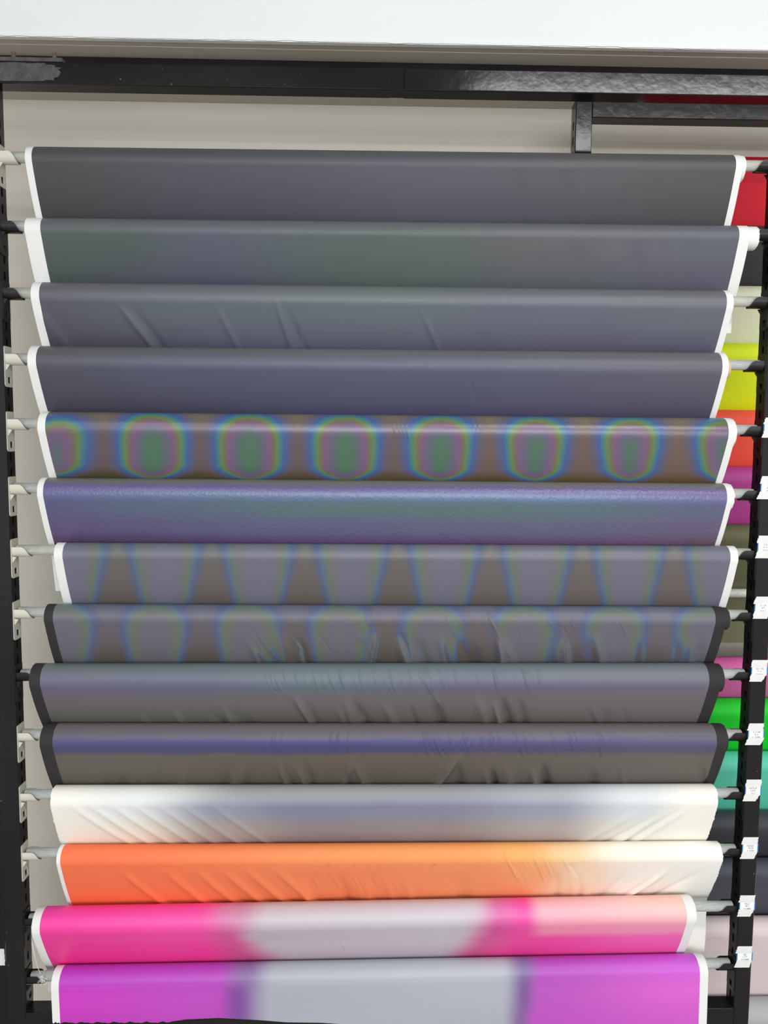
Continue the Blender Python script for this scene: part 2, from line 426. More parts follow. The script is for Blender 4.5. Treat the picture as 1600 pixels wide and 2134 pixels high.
# ------------------------------------------------------------------ main rolls
#            rodL(x,y)    rodR(x,y)   R     xLo xLi xRi xRo rollR
ROWS = [
 ((35, 328), (1575, 346), .0275, 52, 66, 1533, 1547, 1555),
 ((40, 472), (1590, 489), .0245, 51, 84, 1540, 1562, 1583),
 ((50, 611), (1555, 629), .0300, 64, 81.5, 1514, 1528, 1529),
 ((50, 747), (1545, 761), .0335, 57, 75, 1505, 1518, 1519),
 ((55, 882), (1560, 896), .0325, 78, 94, 1518, 1532, 1536),
 ((60, 1017), (1545, 1029), .0300, 77, 89.5, 1515, 1526, 1531),
 ((75, 1146), (1540, 1153), .0240, 112, 130, 1522, 1538, 1539),
 ((70, 1275), (1535, 1281), .0250, 91, 110, 1491, 1513, 1522),
 ((50, 1405), (1535, 1404), .0310, 60, 83, 1478, 1503, 1511),
 ((70, 1530), (1525, 1530), .0310, 82, 109, 1494, 1516, 1519),
 ((80, 1655), (1515, 1652), .0265, 105, 0, 0, 1496, 1496),
 ((90, 1777), (1520, 1769), .0235, 117, 125, 0, 1506, 1506),
 ((66, 1914), (1500, 1888), .0310, 65, 82, 1432, 1450, 1453),
 ((85, 2034), (1510, 2007), .0270, 106, 122, 1459, 1476, 1477),
]
g = lambda *c: c
G = {}
def U(*st): return list(st)
MR = {}  # greys: lighter top and darker flap foot are painted-in light and shade
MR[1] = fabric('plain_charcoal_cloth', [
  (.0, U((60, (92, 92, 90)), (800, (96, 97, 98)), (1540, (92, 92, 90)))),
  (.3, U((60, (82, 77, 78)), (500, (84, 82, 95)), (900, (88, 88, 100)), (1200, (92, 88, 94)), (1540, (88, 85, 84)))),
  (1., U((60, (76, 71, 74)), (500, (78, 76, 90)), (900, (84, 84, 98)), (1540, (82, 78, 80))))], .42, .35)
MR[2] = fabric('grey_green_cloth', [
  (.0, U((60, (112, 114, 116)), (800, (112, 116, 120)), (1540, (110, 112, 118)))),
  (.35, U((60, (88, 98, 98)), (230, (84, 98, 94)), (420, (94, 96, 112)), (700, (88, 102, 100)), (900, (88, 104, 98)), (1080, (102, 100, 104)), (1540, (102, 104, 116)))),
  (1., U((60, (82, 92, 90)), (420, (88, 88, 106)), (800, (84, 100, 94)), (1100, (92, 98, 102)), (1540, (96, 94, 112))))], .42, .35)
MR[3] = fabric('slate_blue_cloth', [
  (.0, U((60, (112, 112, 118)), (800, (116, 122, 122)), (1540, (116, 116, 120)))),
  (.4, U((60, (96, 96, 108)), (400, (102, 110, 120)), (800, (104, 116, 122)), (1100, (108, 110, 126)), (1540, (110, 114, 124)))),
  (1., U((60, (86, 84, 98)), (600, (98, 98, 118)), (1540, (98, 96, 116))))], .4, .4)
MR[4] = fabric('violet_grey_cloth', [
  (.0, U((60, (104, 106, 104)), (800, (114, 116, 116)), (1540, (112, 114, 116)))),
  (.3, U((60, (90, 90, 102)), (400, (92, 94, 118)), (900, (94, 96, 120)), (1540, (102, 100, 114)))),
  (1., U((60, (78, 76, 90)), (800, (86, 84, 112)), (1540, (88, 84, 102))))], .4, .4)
BR = (112, 96, 94)
MR[5] = fabric('cloth_painted_lamp_rainbow_rings', [
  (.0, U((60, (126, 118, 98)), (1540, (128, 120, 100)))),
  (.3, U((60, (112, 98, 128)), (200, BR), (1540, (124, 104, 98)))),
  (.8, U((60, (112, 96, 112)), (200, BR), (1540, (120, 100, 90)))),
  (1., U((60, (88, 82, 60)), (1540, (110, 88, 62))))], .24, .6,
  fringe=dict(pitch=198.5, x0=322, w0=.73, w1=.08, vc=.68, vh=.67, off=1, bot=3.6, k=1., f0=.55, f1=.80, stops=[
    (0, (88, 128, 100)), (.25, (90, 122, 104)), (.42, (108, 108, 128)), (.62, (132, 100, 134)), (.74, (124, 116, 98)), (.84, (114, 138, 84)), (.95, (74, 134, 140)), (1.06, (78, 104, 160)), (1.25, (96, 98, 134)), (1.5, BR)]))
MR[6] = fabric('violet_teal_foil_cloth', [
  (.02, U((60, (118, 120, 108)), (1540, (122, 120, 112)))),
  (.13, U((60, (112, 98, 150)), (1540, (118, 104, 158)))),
  (.22, U((60, (106, 108, 158)), (400, (106, 124, 160)), (1100, (112, 132, 176)), (1540, (116, 112, 160)))),  # pale blue highlight line painted into the colour
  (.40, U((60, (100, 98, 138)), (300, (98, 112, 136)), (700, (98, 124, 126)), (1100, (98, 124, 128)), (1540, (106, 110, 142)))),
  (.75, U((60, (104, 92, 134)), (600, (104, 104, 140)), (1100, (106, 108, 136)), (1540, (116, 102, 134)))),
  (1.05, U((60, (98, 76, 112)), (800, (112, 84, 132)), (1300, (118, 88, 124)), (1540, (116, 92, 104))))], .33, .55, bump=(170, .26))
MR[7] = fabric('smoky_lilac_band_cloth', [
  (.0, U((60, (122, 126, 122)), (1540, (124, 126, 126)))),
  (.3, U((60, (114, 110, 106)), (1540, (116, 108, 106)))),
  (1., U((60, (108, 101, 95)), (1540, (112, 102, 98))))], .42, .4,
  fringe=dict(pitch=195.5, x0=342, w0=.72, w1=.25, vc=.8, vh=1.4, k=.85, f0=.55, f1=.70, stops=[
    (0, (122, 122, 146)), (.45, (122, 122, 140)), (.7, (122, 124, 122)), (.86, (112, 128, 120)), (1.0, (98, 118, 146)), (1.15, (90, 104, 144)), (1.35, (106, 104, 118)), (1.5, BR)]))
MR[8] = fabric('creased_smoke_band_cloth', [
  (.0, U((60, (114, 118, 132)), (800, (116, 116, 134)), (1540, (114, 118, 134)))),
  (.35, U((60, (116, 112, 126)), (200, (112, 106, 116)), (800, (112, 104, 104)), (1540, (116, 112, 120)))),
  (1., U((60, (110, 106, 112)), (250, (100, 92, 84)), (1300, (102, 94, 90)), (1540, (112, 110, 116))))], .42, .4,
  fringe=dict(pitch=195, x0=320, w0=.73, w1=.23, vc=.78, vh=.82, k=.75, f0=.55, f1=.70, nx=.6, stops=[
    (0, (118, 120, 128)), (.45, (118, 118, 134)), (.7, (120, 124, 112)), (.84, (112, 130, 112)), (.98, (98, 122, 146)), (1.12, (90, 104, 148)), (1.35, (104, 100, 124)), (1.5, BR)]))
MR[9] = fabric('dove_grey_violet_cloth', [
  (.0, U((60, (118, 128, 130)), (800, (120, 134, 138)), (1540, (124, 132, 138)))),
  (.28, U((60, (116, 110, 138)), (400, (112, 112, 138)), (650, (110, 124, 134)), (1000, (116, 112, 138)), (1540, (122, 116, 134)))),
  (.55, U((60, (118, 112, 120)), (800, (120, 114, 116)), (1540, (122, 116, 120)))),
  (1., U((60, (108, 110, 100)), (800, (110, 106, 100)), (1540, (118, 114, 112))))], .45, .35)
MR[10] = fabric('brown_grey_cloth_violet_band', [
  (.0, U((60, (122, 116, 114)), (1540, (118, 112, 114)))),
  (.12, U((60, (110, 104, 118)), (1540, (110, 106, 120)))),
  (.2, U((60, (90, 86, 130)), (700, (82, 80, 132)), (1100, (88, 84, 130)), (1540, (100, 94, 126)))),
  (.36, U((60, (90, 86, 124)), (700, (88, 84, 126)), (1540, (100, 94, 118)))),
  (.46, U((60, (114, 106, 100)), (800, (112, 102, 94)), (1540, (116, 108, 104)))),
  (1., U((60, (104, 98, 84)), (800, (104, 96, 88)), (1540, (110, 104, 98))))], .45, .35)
CR = (252, 248, 236)
MR[11] = fabric('cream_grey_gradient_cloth', [
  (.0, U((105, CR), (270, (236, 238, 232)), (520, (160, 162, 160)), (900, (158, 158, 160)), (1150, (174, 178, 180)), (1340, (222, 226, 226)), (1460, CR))),
  (.3, U((105, CR), (250, (236, 238, 238)), (450, (156, 160, 176)), (600, (134, 138, 162)), (900, (138, 138, 160)), (1150, (158, 162, 180)), (1330, (222, 226, 230)), (1450, CR))),
  (.75, U((105, CR), (250, (238, 234, 220)), (450, (172, 164, 158)), (650, (148, 138, 142)), (900, (152, 142, 144)), (1150, (178, 170, 170)), (1340, (236, 232, 222)), (1450, CR))),
  (1., U((105, CR), (250, (236, 226, 208)), (450, (168, 152, 146)), (650, (140, 126, 128)), (900, (146, 130, 130)), (1150, (176, 162, 158)), (1340, (238, 232, 222)), (1450, CR)))], .6, .25, s=.92)  # lower cloth tinted warmer, bounce light put into the colour
OR = (255, 146, 92)
MR[12] = fabric('orange_cream_gradient_cloth', [
  (.0, U((125, (255, 124, 80)), (950, (255, 164, 98)), (1090, (255, 182, 108)), (1180, (252, 210, 158)), (1290, (255, 246, 228)), (1500, (255, 252, 244)))),
  (.5, U((125, (252, 122, 80)), (700, (248, 136, 90)), (1000, (250, 150, 100)), (1120, (250, 172, 120)), (1210, (250, 216, 184)), (1330, (252, 242, 230)), (1500, (250, 248, 240)))),
  (1., U((125, (252, 120, 76)), (700, (250, 136, 90)), (1080, (250, 156, 108)), (1180, (252, 206, 170)), (1330, (252, 240, 228)), (1500, (250, 248, 240))))], .6, .25, s=.9)
PK = (255, 74, 168); PG = (214, 204, 212)
MR[13] = fabric('hot_pink_grey_gradient_cloth', [
  (.0, U((80, (255, 70, 172)), (400, (255, 84, 176)), (490, (216, 150, 184)), (560, (212, 204, 210)), (980, (214, 206, 214)), (1040, (230, 120, 184)), (1090, (252, 90, 180)), (1130, (252, 190, 200)), (1420, (255, 208, 198)))),
  (.45, U((80, (255, 66, 160)), (400, (255, 82, 170)), (470, (226, 96, 158)), (530, (200, 184, 196)), (950, (206, 196, 204)), (1030, (224, 84, 156)), (1090, (252, 84, 168)), (1140, (254, 150, 182)), (1420, (255, 160, 190)))),
  (.62, U((80, (255, 62, 158)), (400, (255, 72, 162)), (480, (226, 92, 152)), (560, (206, 192, 202)), (940, (208, 196, 204)), (1010, (224, 96, 158)), (1080, (255, 80, 166)), (1420, (255, 112, 188)))),
  (1., U((80, (255, 58, 152)), (400, (255, 66, 156)), (500, (222, 90, 148)), (600, (200, 184, 194)), (910, (200, 186, 196)), (990, (222, 90, 152)), (1070, (255, 74, 162)), (1420, (255, 100, 182))))], .38, .4, s=.86)
MG = (206, 60, 206); SG = (186, 190, 200)
MR[14] = fabric('magenta_grey_gradient_cloth', [
  (.0, U((120, (196, 66, 204)), (440, (192, 76, 200)), (510, (150, 120, 176)), (570, SG), (1040, (190, 194, 204)), (1090, (140, 120, 172)), (1130, (190, 84, 200)), (1460, (214, 94, 224)))),
  (.4, U((120, (222, 68, 208)), (440, (206, 84, 206)), (490, (142, 80, 168)), (560, (182, 184, 196)), (1040, (188, 192, 202)), (1090, (138, 98, 164)), (1120, (202, 94, 204)), (1460, (238, 108, 222)))),
  (1., U((120, (206, 60, 194)), (440, (196, 78, 196)), (490, (140, 90, 170)), (560, (184, 186, 196)), (1040, (184, 186, 196)), (1080, (144, 110, 166)), (1110, (202, 88, 202)), (1460, (222, 98, 212))))], .42, .4, s=.82)

NAMES = {
 1: 'plain charcoal fabric roll with narrow white edges, topmost on the front rack',
 2: 'grey-green fabric roll with the widest white edge bands, just below the topmost',
 3: 'slate blue-grey fabric roll with white edges and diagonal folds at the left',
 4: 'smooth violet-grey fabric roll with white edges, directly above the rainbow ring roll',
 5: 'shiny brown fabric roll with a row of rainbow-edged green ovals',
 6: 'violet and teal crinkled foil fabric roll just below the rainbow oval roll',
 7: 'smoky grey fabric roll with soft blue-edged lilac bands and white edges',
 8: 'creased smoky fabric roll with faint blue-edged bands and black edges',
 9: 'dove grey creased fabric roll, middle of the three black-edged rolls',
 10: 'brown-grey fabric roll with a violet band along its top and black edges',
 11: 'cream fabric roll fading to grey in the middle, with frayed ends',
 12: 'orange fabric roll fading to cream at its right end',
 13: 'hot pink fabric roll with a pale grey middle',
 14: 'magenta purple fabric roll with a grey middle, lowest on the front rack',
}
SHORT = {1: 'topmost plain charcoal', 2: 'grey-green wide-banded', 3: 'folded slate blue-grey', 4: 'smooth violet-grey', 5: 'rainbow oval', 6: 'violet and teal foil',
 7: 'smoky grey banded white-edged', 8: 'creased smoky banded black-edged', 9: 'dove grey black-edged', 10: 'brown-grey violet-banded', 11: 'cream', 12: 'orange', 13: 'hot pink', 14: 'magenta purple'}

def rod_line(row):
    a = atY(*row[0], 0); b = atY(*row[1], 0); s_ = (b[2]-a[2])/(b[0]-a[0])
    return lambda x: a[2]+s_*(x-a[0]), s_
LINES = [rod_line(r) for r in ROWS]

def creases(i):
    """list of (x_px, v0, v1, slope_px, width_m, amp_m): ridges in the sheet"""
    r = random.Random(100+i); L = []
    def fine(n, xa, xb, sl, v0=.0, v1=.35, w=(.0013, .0024), a=(.0005, .0011)):
        for _ in range(n):
            x = r.uniform(xa, xb); va = v0+r.uniform(0, .06); vb = v1+r.uniform(-.12, .1)
            L.append((x, va, vb, sl*r.uniform(.7, 1.3), r.uniform(*w), r.uniform(*a)*r.choice((1, 1, -1))))
    def folds(n, xa, xb, sl, v0=.35, v1=1.3, w=(.007, .013), a=(.0015, .0035)):
        for _ in range(n):
            L.append((r.uniform(xa, xb), v0+r.uniform(-.05, .15), v1, sl*r.uniform(.6, 1.4), r.uniform(*w), r.uniform(*a)*r.choice((1, -1))))
    if i == 3:
        for x in (450, 530, 590, 600, 735, 750, 880): L.append((x, 0, .22, -25, .0015, .0009))
        L += [(232, .25, 1.3, 90, .008, .004), (262, .3, 1.3, 85, .010, -.003), (440, .3, 1.3, 60, .008, .003), (565, .2, 1.3, 40, .007, .004), (590, .4, 1.3, 55, .009, -.004),
              (612, .6, 1.3, 20, .006, .003), (865, .3, 1.3, 70, .007, .0025), (60, .3, 1.3, 80, .015, .003)]
        folds(5, 900, 1400, 60, a=(.0005, .0012), w=(.015, .03))
    if i == 4:
        fine(6, 955, 1010, 35, 0, .3); fine(3, 960, 1010, 60, .3, .9)
    if i == 5:
        for x in (612, 618): L.append((x, .05, .25, -10, .0015, .0006))
        for x in (805, 815, 822, 830): L.append((x, 0, .42, 45, .0015, .0008))
        for x in (975, 985): L.append((x, 0, .35, 35, .0015, .0007))
    if i == 8:
        fine(9, 745, 785, 45, 0, .4, a=(.0007, .0016)); folds(16, 480, 1330, 35, .4, a=(.002, .004)); fine(8, 900, 1300, 60, .1, .6)
        folds(5, 1280, 1470, 20, .4, a=(.001, .002)); L.append((782, .35, 1.3, -20, .007, .0055)); L.append((1002, 0, 1.0, 70, .002, .0014))
        L.append((1030, .35, 1.3, 25, .007, .004)); fine(6, 500, 740, 70, .4, 1.)
    if i == 9:
        fine(44, 540, 1130, 45, 0, .45, a=(.0006, .0016)); folds(16, 560, 1080, 45, .45, a=(.002, .0045), w=(.006, .012))
        L += [(558, 0, .5, 60, .0022, .0014), (600, .4, 1.2, 60, .008, .005), (860, 0, .8, 80, .0022, .0015), (745, .7, 1.2, 20, .006, .004)]
        folds(6, 120, 500, 60, .6, a=(.001, .0025)); folds(4, 1150, 1460, 60, .6, a=(.001, .002))
    if i == 10:
        fine(5, 560, 600, -30, 0, .45); fine(7, 680, 730, -40, 0, .55, a=(.0007, .0016)); fine(46, 860, 1260, 50, 0, .5, a=(.0007, .0016)); fine(6, 940, 1000, -40, .1, .5, a=(.0006, .001))
        folds(20, 540, 1480, 35, .5, a=(.002, .0045), w=(.006, .012)); folds(8, 140, 540, -30, .5, a=(.001, .0025)); L.append((960, .35, 1.3, -70, .009, .006)); L.append((730, .4, 1.3, -30, .008, .0035))
    if i == 11:
        for x in (130, 170, 215, 262, 310, 360, 420): L.append((x, .1, 1.3, 130, .010, .0028))
        fine(18, 820, 1060, 20, .1, .8, a=(.0002, .0004)); folds(7, 1300, 1480, -110, .2, a=(.0015, .003), w=(.008, .014)); folds(6, 900, 1280, -60, .3, a=(.0006, .0015))
    if i == 12:
        fine(44, 640, 1010, -35, 0, .55, a=(.0005, .0011)); fine(16, 1000, 1180, 60, 0, .7, a=(.0005, .0011)); fine(10, 620, 900, 60, .4, 1)
        for x in (240, 330, 395, 450, 500, 560): L.append((x, .25, 1.3, 95, .011, .0028))
        folds(14, 560, 1250, 30, .35, a=(.001, .0025), w=(.008, .014)); folds(5, 1300, 1480, -90, .3, a=(.001, .003))
    if i == 13:
        fine(5, 670, 710, 35, .5, 1, a=(.0003, .0006)); fine(4, 600, 720, -25, 0, .2)
    if i == 2: folds(6, 1150, 1500, 30, .2, a=(.0005, .0014), w=(.012, .02))
    if i == 1: folds(6, 1050, 1450, 20, .2, a=(.0004, .001), w=(.012, .02))
    if i in (6,): folds(10, 200, 1500, 30, .3, a=(.0003, .001), w=(.008, .02))
    return L

def build_roll(i):
    row = ROWS[i-1]; (zf, sl) = LINES[i-1]; R = row[2]
    ymid = (row[0][1]+row[1][1])/2
    yL, yR = row[0][1]+8, row[1][1]+8
    X = lambda px, yy: atY(px, yy, -R)[0]
    xlo = X(row[3], yL); xro = X(row[6], yR); rollR = X(row[7], yR)
    xli = X(row[4], yL) if row[4] else None; xri = X(row[5], yR) if row[5] else None
    th = math.atan(sl); xc = (xlo+xro)/2
    drop = .0085
    C = Vector((xc, 0, zf(xc)-drop))
    root = empty('fabric_roll', C, NAMES[i], 'fabric roll', 'fabric rolls on the front rack', (0, -th, 0))
    black = i in (8, 9, 10); sel = M_BLACKSEL if black else M_WHITE
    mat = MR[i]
    cs = math.cos(th)
    a0, a3 = (xlo-xc)/cs, (xro-xc)/cs
    # distance to next roll (local) as function of local x
    if i < 14:
        zn, _ = LINES[i]; Rn = ROWS[i][2]
        dzf = lambda a: (zf(xc+a*cs)-zn(xc+a*cs))
    else: Rn = 0; dzf = lambda a: .132+0*a
    need = .13 if i < 14 else .13
    cr = creases(i)
    fine_rows = i in (3, 4, 5, 8, 9, 10, 11, 12, 13)
    ext = {6: .088, 12: .143, 13: .055}.get(i, .05)
    RS = R+.0004
    def sheet(name, ua, ub, m, off=0., fray=0, nu=None):
        n_u = nu or max(3, int((ub-ua)/(.0018 if fine_rows else .006)))
        us = np.linspace(ua, ub, n_u)
        prof_n1, prof_n2, prof_n3 = 26, 30, 6
        P = np.zeros((n_u, prof_n1+prof_n2+prof_n3, 3)); UV = np.zeros((n_u, P.shape[1], 2)); NRM = np.zeros_like(P)
        for k, a in enumerate(us):
            dz = float(dzf(a)); 
            if i < 14:
                T = np.array([Rn*1.12+.004+(.0 if i != 12 else .004), -dz]); D = np.hypot(*T); aT = math.atan2(T[1], T[0]); at = aT-math.acos(RS/D)
            else:
                at = -math.pi; T = np.array([-RS-.0005, -.5])
            # angle measured in the (y,z) plane; start at the back
            th0 = math.radians(-35) if i < 14 else math.radians(-35)
            th1 = at+2*math.pi        # going over the top: from -35deg up through 90 to th1 (~207deg)
            tt = th0+(th1-th0)*np.linspace(0, 1, prof_n1)**.9
            y = RS*np.cos(tt); z = RS*np.sin(tt); ny = np.cos(tt); nz = np.sin(tt)
            p1 = np.array([y[-1], z[-1]])
            if i < 14:
                s_ = np.linspace(0, 1, prof_n2+1)[1:]
                d = T-p1; L = np.hypot(*d); n_ = np.array([ny[-1], nz[-1]])
                bow = .0035*np.sin(math.pi*s_)
                y2 = p1[0]+d[0]*s_+n_[0]*bow; z2 = p1[1]+d[1]*s_+n_[1]*bow
                ny2 = np.full(prof_n2, n_[0]); nz2 = np.full(prof_n2, n_[1])
                s3 = np.linspace(0, 1, prof_n3+1)[1:]
                if i == 6: sy = d[0]/L*.42
                else: sy = 0.0
                y3 = T[0]+sy*ext*s3+ (.0015*s3); z3 = T[1]-ext*s3
            else:
                hem = -.1005
                xw = xc+a*cs; pxx = 800+(xw-CX)*1000
                s_ = np.linspace(0, 1, prof_n2+prof_n3+1)[1:]
                # cut lower edge, wavy
                wv = hem_z(xw)
                zt = p1[1]+(wv-p1[1])*s_
                yy = p1[0]-.0006-.0035*np.sin(math.pi*np.minimum(1, s_*1.0))*0+0*s_
                y2 = yy[:prof_n2]; z2 = zt[:prof_n2]; y3 = yy[prof_n2:]; z3 = zt[prof_n2:]
                ny2 = np.full(prof_n2, -1.); nz2 = np.zeros(prof_n2)
            ny3 = np.full(prof_n3, -1.); nz3 = np.zeros(prof_n3)
            P[k, :, 0] = a; P[k, :, 1] = np.concatenate([y, y2, y3]); P[k, :, 2] = np.concatenate([z, z2, z3])
            NRM[k, :, 1] = np.concatenate([ny, ny2, ny3]); NRM[k, :, 2] = np.concatenate([nz, nz2, nz3])
            Uu = (row[3]+(row[6]-row[3])*(a-a0)/(a3-a0))/1600
            vis = max(.02, (dz-(Rn-R)) if i < 14 else .14)
            vv = (RS-P[k, :, 2])/vis
            back = np.arange(P.shape[1]) < np.searchsorted(tt, math.pi/2)
            vv[back] = 0
            UV[k, :, 0] = Uu; UV[k, :, 1] = vv
        # creases
        VV = UV[:, :, 1]; PX = UV[:, :, 0]*1600
        disp = np.zeros_like(VV)
        for (x, v0, v1, slp, wd, amp) in cr:
            c = x+slp*(VV-v0); dx = (PX-c)/960.0
            env = np.clip((VV-v0)/(.4 if wd > .005 else .1), 0, 1)*np.clip((v1-VV)/.2, 0, 1); env = env*env*(3-2*env)*(1.45 if i not in (3, 11) else .85)
            disp += amp*np.exp(-(dx/wd)**2)*env
        if i in (8, 9, 10, 12, 3, 11):
            disp += .0004*np.sin(PX/37.+VV*3)*np.clip(VV-.3, 0, .7)
        # ends of creases never press into the wound roll
        rollpart = np.arange(P.shape[1])[None, :] < prof_n1
        disp = np.where(rollpart & (disp < 0), -disp*.5, disp)
        front = np.clip((VV-.0)/.08, 0, 1)
        P += NRM*(disp*np.clip(front+.3, 0, 1))[:, :, None]+NRM*off
        if fray:
            jag = rng.normal(0, .0011, P.shape[1]); jag = np.convolve(jag, [.5, .5], 'same')
            if fray & 1: P[0, :, 0] -= np.abs(jag)
            if fray & 2: P[-1, :, 0] += np.abs(jag)
        return link(name, grid_mesh(name, P, UV), m, root)
    if xli is not None:
        b1 = (xli-xc)/cs; sheet('selvage', a0, b1, sel, nu=8)
    else: b1 = a0
    if xri is not None:
        b2 = (xri-xc)/cs; sheet('selvage', b2, a3, sel, nu=8)
    else: b2 = a3
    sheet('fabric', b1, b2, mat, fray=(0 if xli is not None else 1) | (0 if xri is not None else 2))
    # wound layers: spiral seen at the ends, cloth edge slightly uneven
    core_i, core_o = .0194, .0216
    wl = a0+.001; wr = (rollR-xc)/cs
    bm = bmesh.new(); n = 40
    wm = sel if not i in (11, 12) else M_WHITE
    if i == 6 or i == 8 or i == 2: rag = .0022
    else: rag = .0006
    RW = R-.0009
    stepsL = [(core_o+.0004, .0)]+[(core_o+.0004+(RW-core_o-.0004)*k/4, rng.uniform(-1, .6)*rag) for k in (1, 2, 3)]+[(RW, 0)]
    profl = [(wl+d, r_) for r_, d in stepsL]; profr = [(wr+d, r_) for r_, d in stepsL][::-1]
    prof = profl+profr; rings = []
    for x, r_ in prof: rings.append([bm.verts.new((x+rng.normal(0, rag*.25), r_*math.cos(2*math.pi*j/n), r_*math.sin(2*math.pi*j/n))) for j in range(n)])
    for k in range(len(prof)):
        A_, B_ = rings[k], rings[(k+1) % len(prof)]
        for j in range(n): bm.faces.new((A_[j], A_[(j+1) % n], B_[(j+1) % n], B_[j]))
    bobj('wound_layers', bm, wm, root, smooth=False)
    cl = a0-(.0075 if i == 5 else -.003); crr = wr+(.010 if i == 4 else -.003)
    bm = bmesh.new(); tube_x(bm, cl, crr, core_o, core_i, 32); o = bobj('cardboard_core', bm, M_CARD, root)
    # loose threads at frayed ends
    if i in (11, 12):
        bm = bmesh.new()
        ends = [(a0, -1)] if i == 11 else []
        ends.append((a3, 1))
        for ax, sg in ends:
            for _ in range(26):
                zz = rng.uniform(-.115, .01); t_ = (-.45*R-zz)/.12
                Ty = Rn*1.12+.004+(.004 if i == 12 else 0); dzz = float(dzf(ax)); sl_ = (Ty+.89*R)/(dzz-.45*R)
                yy = -math.sqrt(max(0, R*R-zz*zz)) if zz > -.45*R else -.89*R+(-.45*R-zz)*sl_
                p0 = Vector((ax-sg*.0005, yy-.0006, zz)); q = p0
                pts = [p0]
                for _k in range(3):
                    q = q+Vector((sg*rng.uniform(.0002, .0010), rng.normal(0, .0003), rng.normal(-.0004, .0009))); pts.append(q)
                wire(bm, pts, .00022, 4)
        tag(bobj('frayed_threads', bm, M_THREAD, root), kind='stuff')
    # rod
    rn = empty('hanging_rod', (0, 0, zf(0)), ('galvanised steel rod carrying the %s roll' % SHORT[i]), 'rod', 'rods on the front rack', (0, -th, 0))
    bm = bmesh.new(); tube_x(bm, -.773/cs, .773/cs, .0108, .0094, 24)
    o = bobj('rod_tube', bm, M_RODW if i in (1, 3, 7) else M_ROD, rn)
    for p in o.data.polygons: p.use_smooth = abs(p.normal.x) < .5
    # brackets
    whiteL = i in (1, 4, 5, 6, 7, 8, 10, 11, 12)
    cn = 'cream' if whiteL else 'black'
    bracket(-XI, 0, zf(-.77), 1, whiteL, '%s bracket on the left upright holding the %s roll' % (cn, SHORT[i]), 'brackets on the left upright')
    bracket(XI, 0, zf(.77), -1, False, 'black bracket on the right upright holding the %s roll' % SHORT[i], 'brackets on the right upright')
    return root

def hem_z(xw):
    # local z of the cut edge of the lowest sheet, from the pixel row it reaches
    px = 800+(xw-(-.0136))*1000*.955
    pts = [(100, 2132), (140, 2131), (360, 2130), (400, 2124), (470, 2121), (560, 2126), (610, 2130), (680, 2131), (760, 2136), (1100, 2150), (1480, 2160)]
    y = np.interp(px, [p[0] for p in pts], [p[1] for p in pts])
    if px < 370: y += 1.3*math.sin(px*.9)+.9*math.sin(px*.37)
    p = atY(px, y, -.0275)
    zf, s_ = LINES[13]
    return p[2]-(zf(xw)-.0085)

for i in range(1, 15): build_roll(i)

